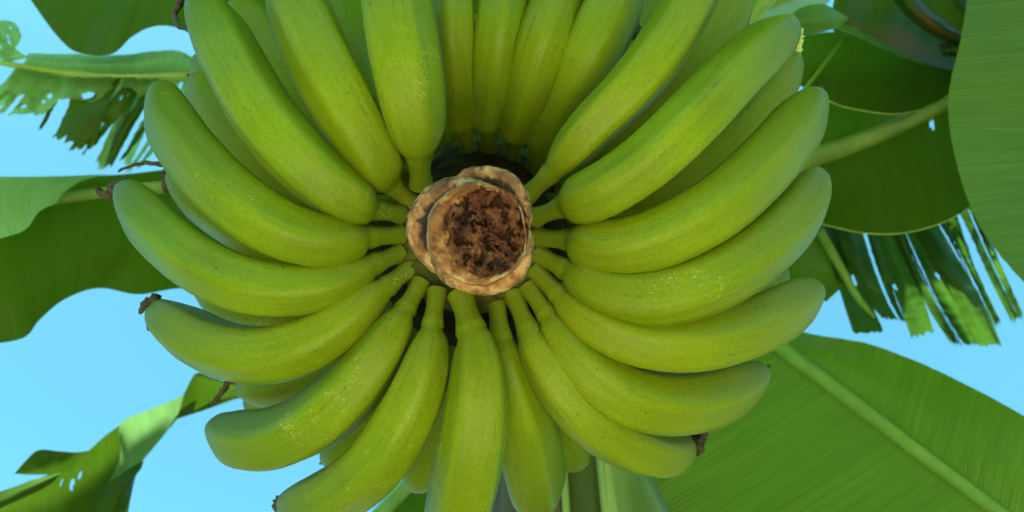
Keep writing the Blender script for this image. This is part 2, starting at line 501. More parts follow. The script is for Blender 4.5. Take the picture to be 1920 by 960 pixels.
# ------------------------------------------------------------------ leaves
def sheet(name, rows, mat, parent, nu=60, nv=18, ragged=0.0, rip=0.0, holes=(), seed=0.0, wave=0.0, wave_n=6, jag=9.0):
    """Leaf blade through rows of (px, py, depth); u runs along a row, v from row to row."""
    R = [cr(r, nu) for r in rows]
    G = np.array([cr([R[k][i] for k in range(len(R))], nv) for i in range(nu)])      # nu x nv x 3
    if ragged > 0:
        H = G.copy()
        for j in range(nv):
            cut = ragged * (0.5 + 0.5 * mnoise.noise(Vector((j / (nv - 1) * jag + seed, seed, 0)))) + ragged * 0.5 * random.random()
            src = np.linspace(0, 1 - cut, nu) * (nu - 1)
            lo = np.minimum(src.astype(int), nu - 2); fr = (src - lo)[:, None]
            H[:, j] = G[lo, j] * (1 - fr) + G[lo + 1, j] * fr
        G = H
    W = np.array([[P(*G[i, j]) for j in range(nv)] for i in range(nu)])
    if rip > 0 or wave > 0:
        du = np.gradient(W, axis=0); dv = np.gradient(W, axis=1)
        Nn = np.cross(du, dv); Nn /= np.maximum(np.linalg.norm(Nn, axis=2), 1e-9)[..., None]
        for i in range(nu):
            for j in range(nv):
                s, q = i / (nu - 1), j / (nv - 1)
                d = rip * mnoise.noise(Vector((s * nu * 0.35 + seed, q * 1.5, seed)))
                d += wave * q * mnoise.noise(Vector((s * wave_n + seed, q * 1.2 + seed, 3.1)))
                W[i, j] += Nn[i, j] * d
    f, uv = [], []
    for i in range(nu):
        for j in range(nv):
            uv.append((i / (nu - 1), j / (nv - 1)))
    for i in range(nu - 1):
        for j in range(nv - 1):
            s, q = (i + 0.5) / (nu - 1), (j + 0.5) / (nv - 1)
            if any(((s - h[0]) / h[2]) ** 2 + ((q - h[1]) / h[3]) ** 2 < 1 for h in holes):
                continue
            a = i * nv + j
            f.append((a, a + 1, a + nv + 1, a + nv))
    return link(name, W.reshape(-1, 3), f, mat, parent, uv=np.array(uv))


def rib(parent, pts, radii, mat='rib', name='midrib', to_crown=True, flat=0.8):
    """Midrib through (px, py, depth); runs on as the petiole to the crown of the plant."""
    w = [P(*p) for p in pts]
    r = list(radii)
    if to_crown:
        a = w[0]; b = CROWN + (a - CROWN) * 0.12 / np.linalg.norm(a - CROWN)
        mid = (a + b) / 2 + np.array([0, 0, 0.05])
        w = [b, mid] + w
        r = [0.022, max(0.017, r[0])] + r
    return tube(name, w, r, M[mat], parent, n=48, ns=10, flat=flat)


def margin(parent, pts, rad=0.0011):
    tube('leaf_margin', [P(*p) for p in pts], [rad] * len(pts), M['margin'], parent, n=50, ns=6)


def leaf(label, base_px, d):
    e = empty('leaf', P(base_px[0], base_px[1], d), plant)
    e['label'] = label
    return e


# dark leaf at the top left
L = leaf('broad dark green leaf at the top left edge', (300, -60), 1.35)
low = [(-10, -110, 1.25), (58, 0, 1.22), (112, 73, 1.2), (152, 98, 1.2), (206, 102, 1.2), (245, 64, 1.22), (292, 49, 1.24), (350, 62, 1.27), (430, 105, 1.3), (520, 150, 1.34)]
mid = [(x + 60, y - 170, d + 0.08) for x, y, d in low]
top = [(120, -420, 1.45), (160, -400, 1.44), (200, -380, 1.43), (240, -350, 1.42), (290, -320, 1.42), (340, -290, 1.42), (400, -260, 1.42), (460, -220, 1.42), (540, -160, 1.44), (640, -60, 1.46)]
sheet('blade', [top, mid, low], M['leaf'], L, 90, 28, wave=0.012, seed=2.2)
rib(L, [(640, -60, 1.46), (460, -220, 1.42), (240, -350, 1.42), (120, -420, 1.45)], [0.016, 0.013, 0.009, 0.005])

# tattered leaf on the left
L = leaf('pale wind-torn leaf with ragged strips against the sky', (420, 140), 1.35)
rib(L, [(470, 150, 1.4), (370, 142, 1.35), (260, 142, 1.32), (150, 140, 1.3), (60, 128, 1.29), (-40, 110, 1.28)], [0.014, 0.012, 0.011, 0.009, 0.006, 0.003])
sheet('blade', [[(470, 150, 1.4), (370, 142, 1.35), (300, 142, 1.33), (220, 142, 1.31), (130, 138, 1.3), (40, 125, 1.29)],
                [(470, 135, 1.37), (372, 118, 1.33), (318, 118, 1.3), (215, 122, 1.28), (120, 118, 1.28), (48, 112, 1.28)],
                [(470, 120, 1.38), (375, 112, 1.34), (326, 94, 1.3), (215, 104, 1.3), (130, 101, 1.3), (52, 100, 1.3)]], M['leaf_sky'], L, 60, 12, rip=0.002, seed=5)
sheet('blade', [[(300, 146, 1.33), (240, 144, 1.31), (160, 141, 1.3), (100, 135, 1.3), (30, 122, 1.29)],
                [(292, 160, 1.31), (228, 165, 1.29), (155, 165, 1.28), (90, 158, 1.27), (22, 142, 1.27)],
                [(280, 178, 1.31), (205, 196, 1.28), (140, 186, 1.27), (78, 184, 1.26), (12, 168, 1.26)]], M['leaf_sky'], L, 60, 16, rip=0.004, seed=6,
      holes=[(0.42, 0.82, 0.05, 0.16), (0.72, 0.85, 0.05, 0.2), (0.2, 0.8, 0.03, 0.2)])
TORN = [  # left edge, right edge, root to tip
    ([(40, 125, 1.29), (20, 140, 1.27), (0, 160, 1.26), (-40, 175, 1.26)], [(100, 135, 1.3), (60, 165, 1.28), (20, 190, 1.27), (-20, 208, 1.27)], 0.10, 'leaf_sky'),
    ([(62, 130, 1.29), (52, 165, 1.27), (30, 200, 1.26), (8, 222, 1.26)], [(140, 140, 1.3), (120, 170, 1.28), (100, 198, 1.27), (66, 226, 1.27)], 0.16, 'leaf_sky'),
    ([(130, 140, 1.3), (132, 185, 1.28), (112, 235, 1.27), (92, 268, 1.26)], [(232, 142, 1.31), (205, 190, 1.27), (188, 240, 1.26), (165, 294, 1.25)], 0.16, 'leaf'),
    ([(236, 143, 1.31), (215, 180, 1.28), (165, 230, 1.26), (118, 298, 1.25)], [(268, 143, 1.32), (250, 190, 1.29), (205, 240, 1.27), (168, 288, 1.26)], 0.12, 'leaf'),
    ([(246, 150, 1.32), (228, 200, 1.29), (200, 258, 1.28), (176, 330, 1.27)], [(268, 150, 1.32), (246, 205, 1.29), (213, 262, 1.28), (192, 332, 1.27)], 0.10, 'leaf_sky'),
    ([(276, 150, 1.33), (255, 195, 1.3), (222, 240, 1.29), (186, 322, 1.28)], [(300, 150, 1.33), (270, 205, 1.3), (243, 250, 1.29), (204, 322, 1.28)], 0.06, 'leaf'),
    ([(310, 150, 1.33), (282, 205, 1.32), (255, 245, 1.31), (228, 318, 1.3)], [(330, 150, 1.33), (300, 205, 1.32), (272, 248, 1.31), (240, 320, 1.3)], 0.06, 'leaf_sky'),
    ([(-20, 60, 1.29), (-5, 40, 1.28), (12, 38, 1.28), (38, 46, 1.28)], [(20, 112, 1.29), (28, 92, 1.28), (36, 80, 1.28), (44, 62, 1.28)], 0.14, 'leaf_sky'),
    ([(10, 118, 1.29), (-10, 100, 1.28), (-30, 80, 1.27), (-60, 60, 1.26)], [(54, 108, 1.29), (30, 92, 1.28), (0, 66, 1.27), (-20, 40, 1.26)], 0.14, 'leaf_sky'),
]
rs = random.Random(11)
for x0, x1, ln, sl in ((24, 44, 70, -.55), (40, 58, 110, -.5), (70, 82, 95, -.55), (84, 110, 85, -.5), (112, 124, 120, -.35), (150, 160, 150, -.3), (188, 200, 150, -.45), (206, 216, 175, -.45), (232, 240, 165, -.5), (262, 274, 185, -.42), (250, 262, 190, -.42), (268, 282, 190, -.45), (300, 312, 190, -.46), (326, 338, 190, -.48), (344, 356, 180, -.5)):
    y0 = 150 - 0.07 * (300 - x0)
    L_ = ln * rs.uniform(.85, 1.1); d0 = 1.30 + 0.0001 * x0
    A_, B_ = [], []
    for n_ in range(5):
        e = n_ / 4
        cx_, cy_ = sl * L_ * (e ** 1.25), L_ * e * (1 - .12 * e)
        w_ = (x1 - x0) * (1 - .55 * e * rs.uniform(.6, 1.2))
        A_.append((x0 + cx_, y0 + cy_, d0 - .05 * e)); B_.append((x0 + w_ + cx_, y0 + cy_ + w_ * .3, d0 - .05 * e + rs.uniform(-.01, .01)))
    TORN.append((A_, B_, 0.12, rs.choice(['leaf_sky', 'leaf_sky', 'leaf'])))
for k, (a, b, rg, mt) in enumerate(TORN):
    m_ = [((p[0] + q[0]) / 2, (p[1] + q[1]) / 2, (p[2] + q[2]) / 2 + random.uniform(-0.012, 0.012)) for p, q in zip(a, b)]
    hs = [(random.uniform(.25, .8), random.uniform(.2, .8), random.uniform(.02, .06), random.uniform(.06, .16)) for _ in range(3)] if k < 4 or k in (7, 8) else ()
    sheet('leaf_strip', [a, m_, b], M[mt], L, 40, 22, ragged=rg, rip=0.0022, seed=k * 3.7, holes=hs, jag=16)

# big leaf on the left: dark underside, the near half folded over, its sky shine painted pale
L = leaf('large leaf on the left, folded so its glossy upper side shows', (360, 360), 1.3)
rib(L, [(470, 350, 1.34), (330, 352, 1.25), (200, 362, 1.18), (90, 378, 1.12), (-60, 410, 1.08)], [0.015, 0.012, 0.010, 0.008, 0.006], 'rib_dark')
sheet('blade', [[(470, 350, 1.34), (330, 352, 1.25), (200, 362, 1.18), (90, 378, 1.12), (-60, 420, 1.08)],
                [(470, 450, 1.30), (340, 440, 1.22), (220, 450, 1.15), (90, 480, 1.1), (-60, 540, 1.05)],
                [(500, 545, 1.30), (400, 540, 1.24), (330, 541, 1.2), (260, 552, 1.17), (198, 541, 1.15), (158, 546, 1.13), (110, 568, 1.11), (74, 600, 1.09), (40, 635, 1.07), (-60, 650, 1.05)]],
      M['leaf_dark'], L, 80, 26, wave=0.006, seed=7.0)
sheet('blade', [[(470, 350, 1.34), (330, 352, 1.25), (200, 362, 1.18), (90, 378, 1.12), (-60, 420, 1.08)],
                [(470, 335, 1.36), (330, 335, 1.27), (215, 340, 1.2), (125, 352, 1.15), (-60, 390, 1.1)],
                [(470, 305, 1.38), (330, 316, 1.29), (240, 326, 1.22), (150, 332, 1.17), (120, 334, 1.15)]], M['leaf_dark'], L, 50, 12, seed=7.7)
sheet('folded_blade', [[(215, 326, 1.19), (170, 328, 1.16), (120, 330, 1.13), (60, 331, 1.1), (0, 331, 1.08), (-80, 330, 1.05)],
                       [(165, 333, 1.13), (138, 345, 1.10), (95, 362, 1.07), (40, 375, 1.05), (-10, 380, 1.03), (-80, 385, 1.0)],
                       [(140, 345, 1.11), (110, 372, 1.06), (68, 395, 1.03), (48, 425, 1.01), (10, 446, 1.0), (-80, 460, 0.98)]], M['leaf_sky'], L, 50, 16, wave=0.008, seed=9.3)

# twisted leaf at the bottom left
L = leaf('narrow twisted leaf running down to the bottom left corner', (470, 735), 1.4)
rib(L, [(520, 715, 1.42), (440, 735, 1.37), (390, 748, 1.355), (335, 768, 1.335), (300, 790, 1.33), (262, 830, 1.32)], [0.012, 0.009, 0.005, 0.003, 0.002, 0.0015], 'rib_mid')
sheet('blade', [[(520, 690, 1.4), (448, 718, 1.35), (400, 708, 1.33), (368, 700, 1.32), (345, 738, 1.31)],
                [(520, 720, 1.41), (450, 732, 1.37), (410, 735, 1.35), (368, 742, 1.33), (338, 765, 1.31)],
                [(520, 735, 1.42), (452, 746, 1.38), (410, 760, 1.36), (368, 774, 1.34), (330, 786, 1.32)]], M['leaf_muted'], L, 30, 14, seed=11)
ba = [(372, 722, 1.345), (335, 745, 1.32), (283, 767, 1.29), (226, 795, 1.27), (226, 850, 1.275), (202, 910, 1.265), (167, 960, 1.255), (150, 1005, 1.25)]
bb = [(362, 765, 1.35), (330, 790, 1.33), (300, 825, 1.30), (268, 862, 1.28), (236, 888, 1.27), (208, 914, 1.26), (174, 962, 1.25), (158, 1005, 1.245)]
bm = [((p[0] + q[0]) / 2, (p[1] + q[1]) / 2, (p[2] + q[2]) / 2 + e) for p, q, e in zip(ba, bb, (0, 0, .012, .02, .004, -.01, -.01, 0))]
sheet('blade', [ba, bm, bb], M['leaf_band'], L, 70, 20, seed=12)
sheet('blade', [[(232, 792, 1.285), (196, 818, 1.28), (166, 845, 1.275), (130, 868, 1.27), (90, 890, 1.26), (40, 908, 1.25), (-40, 935, 1.24)],
                [(230, 850, 1.30), (190, 880, 1.31), (150, 908, 1.31), (110, 932, 1.30), (60, 952, 1.29), (0, 975, 1.28), (-40, 990, 1.27)],
                [(212, 908, 1.285), (190, 945, 1.285), (168, 978, 1.28), (130, 1000, 1.28), (80, 1020, 1.27), (20, 1045, 1.26), (-40, 1065, 1.25)]], M['leaf_muted'], L, 80, 30, seed=13, wave=0.004,
      holes=[(0.34, 0.36, 0.014, 0.07), (0.40, 0.42, 0.016, 0.09), (0.50, 0.30, 0.012, 0.06)])
sheet('folded_blade', [[(270, 862, 1.27), (225, 890, 1.26), (190, 920, 1.255), (165, 965, 1.25), (160, 1010, 1.25)],
                       [(264, 880, 1.25), (240, 905, 1.235), (215, 935, 1.23), (200, 975, 1.22), (190, 1010, 1.22)],
                       [(258, 880, 1.27), (250, 910, 1.26), (244, 940, 1.255), (238, 975, 1.25), (230, 1010, 1.25)]], M['leaf_muted'], L, 30, 14, seed=14)
sheet('folded_blade', [[(168, 845, 1.25), (140, 848, 1.23), (110, 846, 1.22), (72, 844, 1.21), (48, 864, 1.2), (27, 888, 1.19)],
                       [(150, 862, 1.245), (125, 868, 1.22), (100, 872, 1.21), (75, 876, 1.2), (50, 884, 1.195), (26, 888, 1.19)],
                       [(135, 878, 1.24), (115, 886, 1.22), (95, 889, 1.21), (75, 890, 1.2), (50, 890, 1.195), (25, 888, 1.19)]], M['leaf_muted'], L, 34, 14, seed=15)
sheet('blade', [[(130, 872, 1.24), (100, 890, 1.23), (60, 900, 1.22), (20, 915, 1.21), (-60, 940, 1.19)],
                [(110, 892, 1.22), (80, 905, 1.21), (40, 925, 1.2), (0, 945, 1.19), (-60, 970, 1.18)],
                [(100, 905, 1.23), (70, 930, 1.22), (30, 950, 1.21), (-10, 965, 1.2), (-60, 990, 1.19)]], M['leaf_muted'], L, 34, 12, seed=16)

# broad leaf at the bottom right
L = leaf('broad bright leaf with pale midrib at the bottom right', (1440, 630), 1.2)
mr = [(1380, 590, 1.26), (1465, 655, 1.2), (1600, 755, 1.12), (1740, 862, 1.05), (1885, 970, 0.99), (2080, 1110, 0.93)]
rib(L, mr, [0.014, 0.0135, 0.0125, 0.0115, 0.0105, 0.009], 'rib_mid', flat=0.9)
up = [(1405, 588, 1.27), (1492, 621, 1.24), (1640, 650, 1.17), (1780, 708, 1.10), (1925, 783, 1.04), (2130, 900, 0.98)]
lo_ = [(1192, 710, 1.24), (1198, 825, 1.20), (1262, 970, 1.14), (1332, 1122, 1.08), (1430, 1260, 1.02), (1609, 1410, 0.96)]
mid_ = lambda a, b, e: [((p[0] + q[0]) / 2, (p[1] + q[1]) / 2, (p[2] + q[2]) / 2 + e) for p, q in zip(a, b)]
sheet('blade', [mr, mid_(mr, up, -.015), up], M['leaf_bright'], L, 150, 30, rip=0.0008, wave=0.006, seed=21)
sheet('blade', [mr, mid_(mr, lo_, -.02), lo_], M['leaf_bright'], L, 150, 40, rip=0.001, wave=0.012, seed=22)

# leaf hanging at the far right
L = leaf('smooth bright leaf hanging at the right edge', (1900, -80), 1.15)
sheet('blade', [[(1830, -120, 1.12), (1813, 0, 1.08), (1800, 80, 1.05), (1781, 160, 1.03), (1779, 225, 1.02), (1797, 320, 1.0), (1830, 410, 0.98), (1870, 472, 0.97), (1925, 535, 0.96), (2010, 620, 0.95)],
                [(1980, -160, 1.16), (1960, -20, 1.13), (1950, 70, 1.11), (1940, 150, 1.09), (1945, 225, 1.08), (1960, 310, 1.06), (1985, 390, 1.04), (2020, 460, 1.02), (2070, 520, 1.0), (2140, 590, 0.99)],
                [(2150, -200, 1.2), (2150, -40, 1.18), (2150, 70, 1.16), (2150, 150, 1.15), (2160, 225, 1.14), (2170, 310, 1.12), (2190, 390, 1.1), (2210, 450, 1.08), (2240, 510, 1.06), (2280, 570, 1.04)]],
      M['leaf_bright'], L, 120, 30, rip=0.0008, wave=0.0, seed=31)
rib(L, [(1700, -330, 1.5), (1900, -300, 1.3), (2150, -200, 1.2), (2160, 225, 1.14), (2280, 570, 1.04)], [0.015, 0.014, 0.012, 0.010, 0.007])

# two overlapping leaves on the right
L = leaf('dark leaf with a thick midrib on the right, behind the fruit tips', (1500, 305), 1.4)
mr = [(1400, 345, 1.5), (1510, 302, 1.42), (1600, 272, 1.36), (1700, 232, 1.31), (1790, 188, 1.27), (1880, 130, 1.24)]
rib(L, mr, [0.021, 0.021, 0.018, 0.015, 0.011, 0.008], 'rib_dark')
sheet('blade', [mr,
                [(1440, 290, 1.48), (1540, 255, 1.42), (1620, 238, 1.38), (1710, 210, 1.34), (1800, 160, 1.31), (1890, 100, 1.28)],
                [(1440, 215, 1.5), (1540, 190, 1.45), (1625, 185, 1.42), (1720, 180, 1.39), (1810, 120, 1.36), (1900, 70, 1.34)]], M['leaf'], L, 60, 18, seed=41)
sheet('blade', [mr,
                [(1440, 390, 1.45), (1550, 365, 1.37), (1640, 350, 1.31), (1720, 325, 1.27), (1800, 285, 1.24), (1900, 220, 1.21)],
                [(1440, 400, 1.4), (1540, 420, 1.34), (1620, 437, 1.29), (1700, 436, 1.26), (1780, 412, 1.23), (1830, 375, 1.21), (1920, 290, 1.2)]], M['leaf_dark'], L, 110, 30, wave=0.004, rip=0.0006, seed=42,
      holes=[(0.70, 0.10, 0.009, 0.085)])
margin(L, [(1540, 420, 1.34), (1620, 437, 1.29), (1700, 436, 1.26), (1780, 412, 1.23), (1830, 375, 1.21)])
L = leaf('dark leaf with a pale lower edge above the thick midrib', (1500, 150), 1.5)
sheet('blade', [[(1470, 150, 1.4), (1510, 165, 1.36), (1560, 192, 1.34), (1600, 204, 1.32), (1680, 214, 1.3), (1740, 200, 1.29), (1800, 165, 1.28), (1900, 100, 1.27)],
                [(1480, 110, 1.43), (1530, 115, 1.4), (1580, 130, 1.37), (1640, 140, 1.35), (1700, 140, 1.33), (1760, 130, 1.32), (1820, 100, 1.31), (1900, 50, 1.3)],
                [(1490, 70, 1.45), (1540, 60, 1.42), (1590, 60, 1.4), (1650, 65, 1.38), (1720, 75, 1.36), (1780, 60, 1.35), (1840, 40, 1.34), (1900, 0, 1.33)]], M['leaf'], L, 80, 20, wave=0.004, rip=0.0006, seed=43)
margin(L, [(1510, 165, 1.36), (1560, 192, 1.34), (1600, 204, 1.32), (1680, 214, 1.3), (1740, 200, 1.29), (1800, 165, 1.28)], 0.0011)
rib(L, [(1440, 250, 1.42), (1508, 168, 1.352), (1578, 78, 1.38), (1620, 20, 1.395)], [0.006, 0.0035, 0.003, 0.002], 'rib_mid')

# curled, partly dead leaves at the top right
L = leaf('dark curled leaf with browning folds at the top right', (1600, 20), 1.5)
sheet('blade', [[(1560, 50, 1.32), (1620, 75, 1.3), (1680, 100, 1.285), (1740, 122, 1.275), (1830, 140, 1.27)],
                [(1560, 20, 1.34), (1630, 30, 1.33), (1700, 55, 1.32), (1770, 85, 1.31), (1850, 100, 1.3)],
                [(1570, -30, 1.38), (1650, -40, 1.37), (1720, -40, 1.36), (1790, -30, 1.35), (1860, 0, 1.34)]], M['leaf_dry'], L, 60, 24, wave=0.01, seed=51)
sheet('folded_blade', [[(1562, 38, 1.315), (1600, 52, 1.30), (1650, 76, 1.285), (1700, 102, 1.275), (1738, 121, 1.268)],
                       [(1562, 50, 1.295), (1600, 64, 1.28), (1650, 87, 1.268), (1700, 109, 1.26), (1737, 121, 1.265)],
                       [(1562, 58, 1.31), (1600, 72, 1.295), (1650, 92, 1.28), (1700, 111, 1.272), (1736, 122, 1.267)]], M['leaf_pale'], L, 30, 10, seed=52)
sheet('dry_roll', [[(1650, -40, 1.30), (1690, 20, 1.27), (1740, 62, 1.26), (1800, 92, 1.25)],
                   [(1675, -40, 1.26), (1712, 15, 1.235), (1758, 52, 1.225), (1812, 80, 1.22)],
                   [(1700, -40, 1.27), (1735, 12, 1.25), (1775, 45, 1.24), (1825, 72, 1.235)],
                   [(1690, -40, 1.3), (1726, 15, 1.28), (1768, 50, 1.27), (1820, 78, 1.265)]], M['leaf_dry'], L, 40, 16, wave=0.006, seed=53)
sheet('dry_roll', [[(1760, 84, 1.25), (1790, 78, 1.24), (1812, 92, 1.235), (1835, 130, 1.23)],
                   [(1765, 98, 1.22), (1788, 94, 1.21), (1806, 106, 1.205), (1830, 140, 1.2)],
                   [(1768, 108, 1.24), (1788, 106, 1.235), (1802, 116, 1.23), (1825, 150, 1.225)]], M['leaf_dry'], L, 24, 10, wave=0.008, seed=54)
sheet('folded_blade', [[(1725, -60, 1.24), (1750, 0, 1.22), (1775, 36, 1.21), (1800, 62, 1.205)],
                       [(1765, -60, 1.21), (1785, -10, 1.2), (1805, 20, 1.195), (1828, 40, 1.19)],
                       [(1800, -60, 1.23), (1822, -10, 1.22), (1838, 12, 1.215), (1856, 30, 1.21)]], M['leaf'], L, 24, 12, seed=55)
rib(L, [(1560, -120, 1.45), (1660, -60, 1.37), (1790, -30, 1.35), (1860, 0, 1.34)], [0.012, 0.010, 0.008, 0.006])
L = leaf('small pale folded leaf end just above the right-hand fruit tips', (1530, 40), 1.2)
sheet('blade', [[(1478, 50, 1.16), (1490, 22, 1.155), (1515, 10, 1.15), (1545, 8, 1.15), (1570, 20, 1.16), (1590, 34, 1.18)],
                [(1482, 55, 1.13), (1500, 42, 1.12), (1520, 36, 1.115), (1545, 34, 1.12), (1568, 36, 1.14), (1588, 36, 1.17)],
                [(1492, 70, 1.15), (1510, 66, 1.14), (1530, 62, 1.135), (1550, 58, 1.14), (1568, 52, 1.15), (1586, 40, 1.175)]], M['leaf_pale'], L, 36, 16, seed=61)
rib(L, [(1400, 210, 1.35), (1450, 120, 1.2), (1490, 75, 1.155)], [0.010, 0.007, 0.004])
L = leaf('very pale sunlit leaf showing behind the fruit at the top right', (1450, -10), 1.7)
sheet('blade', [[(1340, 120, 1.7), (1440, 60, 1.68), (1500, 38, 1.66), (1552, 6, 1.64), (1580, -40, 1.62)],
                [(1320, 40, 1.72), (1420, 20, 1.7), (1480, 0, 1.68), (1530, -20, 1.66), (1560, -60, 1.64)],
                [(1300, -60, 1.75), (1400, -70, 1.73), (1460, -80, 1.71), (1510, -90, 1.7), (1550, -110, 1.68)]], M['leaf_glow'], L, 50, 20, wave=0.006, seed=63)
rib(L, [(1250, 140, 1.78), (1320, 40, 1.725), (1480, 0, 1.685), (1560, -60, 1.645)], [0.014, 0.010, 0.008, 0.005])

# torn hanging leaf on the right
L = leaf('dark wind-torn leaf hanging in ragged strips on the right', (1620, 420), 1.5)
STR = [
    ([(1530, 400, 1.46), (1480, 450, 1.44), (1430, 505, 1.43), (1400, 560, 1.42)], [(1560, 420, 1.46), (1590, 470, 1.44), (1580, 530, 1.43), (1545, 566, 1.42)], 0.05, 'leaf'),
    ([(1545, 415, 1.45), (1560, 490, 1.43), (1580, 560, 1.42), (1600, 626, 1.41)], [(1575, 415, 1.45), (1595, 490, 1.43), (1625, 560, 1.42), (1655, 624, 1.41)], 0.03, 'leaf_strip'),
    ([(1560, 410, 1.43), (1590, 490, 1.41), (1625, 560, 1.40), (1660, 606, 1.39)], [(1625, 410, 1.43), (1650, 490, 1.4), (1675, 560, 1.39), (1700, 612, 1.39)], 0.07, 'leaf_strip'),
    ([(1618, 415, 1.44), (1650, 490, 1.42), (1685, 570, 1.41), (1712, 632, 1.40)], [(1660, 415, 1.44), (1690, 490, 1.42), (1722, 560, 1.41), (1752, 622, 1.40)], 0.06, 'leaf_strip'),
    ([(1662, 415, 1.43), (1700, 500, 1.41), (1740, 580, 1.39), (1790, 655, 1.38)], [(1712, 415, 1.43), (1752, 500, 1.4), (1795, 580, 1.38), (1838, 652, 1.37)], 0.07, 'leaf_strip'),
    ([(1700, 405, 1.42), (1745, 490, 1.4), (1800, 580, 1.38), (1838, 660, 1.37)], [(1738, 405, 1.42), (1790, 490, 1.39), (1838, 570, 1.375), (1880, 660, 1.36)], 0.05, 'leaf_strip'),
    ([(1748, 400, 1.41), (1780, 450, 1.39), (1820, 530, 1.38), (1872, 640, 1.37)], [(1790, 390, 1.41), (1808, 450, 1.39), (1838, 520, 1.38), (1882, 620, 1.37)], 0.06, 'leaf_strip'),
    ([(1792, 385, 1.4), (1822, 450, 1.38), (1858, 530, 1.37), (1905, 620, 1.36)], [(1830, 385, 1.4), (1856, 450, 1.38), (1890, 530, 1.37), (1925, 605, 1.36)], 0.09, 'leaf_strip'),
]
STR = [(a, [(x + (13 if 0 < k < 6 else 0) * (1 - 0.25 * n), y, d) for n, (x, y, d) in enumerate(b)], rg, mt) for k, (a, b, rg, mt) in enumerate(STR)]
rs = random.Random(5)
FINE = []
for k, (a, b, rg, mt) in enumerate(STR):
    nsp = 1 if k == 0 else rs.choice((1, 2, 2, 3))
    cuts = [0] + sorted(rs.uniform(.25, .75) for _ in range(nsp - 1)) + [1]
    for c0, c1 in zip(cuts[:-1], cuts[1:]):
        g = 0.05 * (c1 < 1)
        le = rs.uniform(-6, 10)
        mk = lambda c, tip: [((1 - c) * p[0] + c * q[0] + (rs.uniform(-2.5, 2.5) if n else 0), (1 - c) * p[1] + c * q[1] + (le if n == 3 else 0), (1 - c) * p[2] + c * q[2] + (rs.uniform(-.012, .012) if n else 0)) for n, (p, q) in enumerate(zip(a, b))]
        FINE.append((mk(c0, 0), mk(c1 - g * rs.uniform(0, 1.6), 1), rg, mt))
for k, (a, b, rg, mt) in enumerate(FINE):
    m_ = [((p[0] + q[0]) / 2, (p[1] + q[1]) / 2, (p[2] + q[2]) / 2 + random.uniform(-0.02, 0.02)) for p, q in zip(a, b)]
    sheet('leaf_strip', [a, m_, b], M[mt], L, 60, 18, ragged=rg, rip=0.0014, seed=70 + k * 2.3, jag=14,
          holes=[(rs.uniform(.2, .7), rs.uniform(.1, .9), rs.uniform(.02, .07), .07)] if k % 3 == 1 else ())
rib(L, [(1400, 420, 1.56), (1540, 412, 1.47), (1640, 412, 1.45), (1740, 403, 1.43), (1835, 385, 1.41)], [0.014, 0.010, 0.008, 0.006, 0.004], 'rib_dark')
tube('loose_midrib', [P(1535, 430, 1.42), P(1575, 500, 1.40), P(1610, 560, 1.39), P(1640, 595, 1.385)], [0.009, 0.008, 0.006, 0.003], M['rib_mid'], L, n=24, ns=8)

# leaves added overhead, mostly out of frame, to shade fruit and side leaves
L = leaf('broad leaf added overhead, out of view, to shade the fruit', (1040, 300), 1.85)
om = np.array([(TX, TY - .10, 2.86), (.08, .80, 3.08), (.02, .50, 3.20), (-.03, .15, 3.23), (-.07, -.25, 3.15), (-.1, -.65, 2.98), (-.12, -1.0, 2.76)])
def px_of(w):
    q = np.asarray(w) - CAM; d = q @ FWD
    return (960 + q[0] / d / K, 480 - (q @ UPV) / d / K, d)
hw = [.03, .26, .40, .43, .40, .32, .04]
def arch(L, om, sd):
    for sgn in (-1, 1):
        sheet('blade', [[px_of(w) for w in om]] + [[px_of(w + np.array([sgn * h * f, 0, -0.30 * h * f * f + .03 * f])) for w, h in zip(om, hw)] for f in (.5, 1.0)],
              M['leaf'], L, 70, 14, wave=0.02, seed=sd + sgn)
    tube('midrib', [CROWN] + list(om), [.024, .020, .017, .014, .012, .010, .008, .004], M['rib'], L, n=50, ns=10, flat=0.8)
arch(L, om, 90)
L = leaf('broad leaf added overhead to shade the leaves on the left', (1000, 300), 1.85)
arch(L, om + np.array([(-.05, 0, 0), (-.3, -.05, .03), (-.52, -.12, .0), (-.68, -.16, -.03), (-.8, -.2, -.08), (-.9, -.2, -.12), (-.95, -.2, -.2)]), 94)
L = leaf('broad leaf added overhead to shade the leaves on the right', (1080, 300), 1.85)
arch(L, om + np.array([(.02, 0, 0), (.24, -.05, .05), (.48, -.16, .03), (.66, -.24, -.02), (.8, -.3, -.08), (.9, -.3, -.12), (.95, -.3, -.2)]), 97)

# leaves beside the stem at the bottom centre
L = leaf('green leaf stalk crossing below the fruit at the bottom', (760, 910), 1.2)
rib(L, [(830, 840, 1.3), (790, 880, 1.2), (745, 930, 1.12), (690, 985, 1.05), (600, 1070, 0.98)], [0.014, 0.012, 0.011, 0.010, 0.008])
sheet('blade', [[(830, 840, 1.31), (790, 880, 1.21), (745, 930, 1.13), (690, 985, 1.06)],
                [(860, 890, 1.27), (830, 930, 1.2), (800, 980, 1.12), (760, 1040, 1.05)],
                [(880, 960, 1.27), (860, 990, 1.2), (840, 1040, 1.13), (800, 1100, 1.06)]], M['leaf'], L, 40, 16, seed=81)

# ------------------------------------------------------------------ the bunch
BC = np.array([888, 437])
bunch = empty('banana_bunch', P(888, 437, 0.80))
tag(bunch, 'hanging bunch of unripe green bananas seen from below, brown cut stalk end', 'banana bunch')

NR, NS = 46, 24


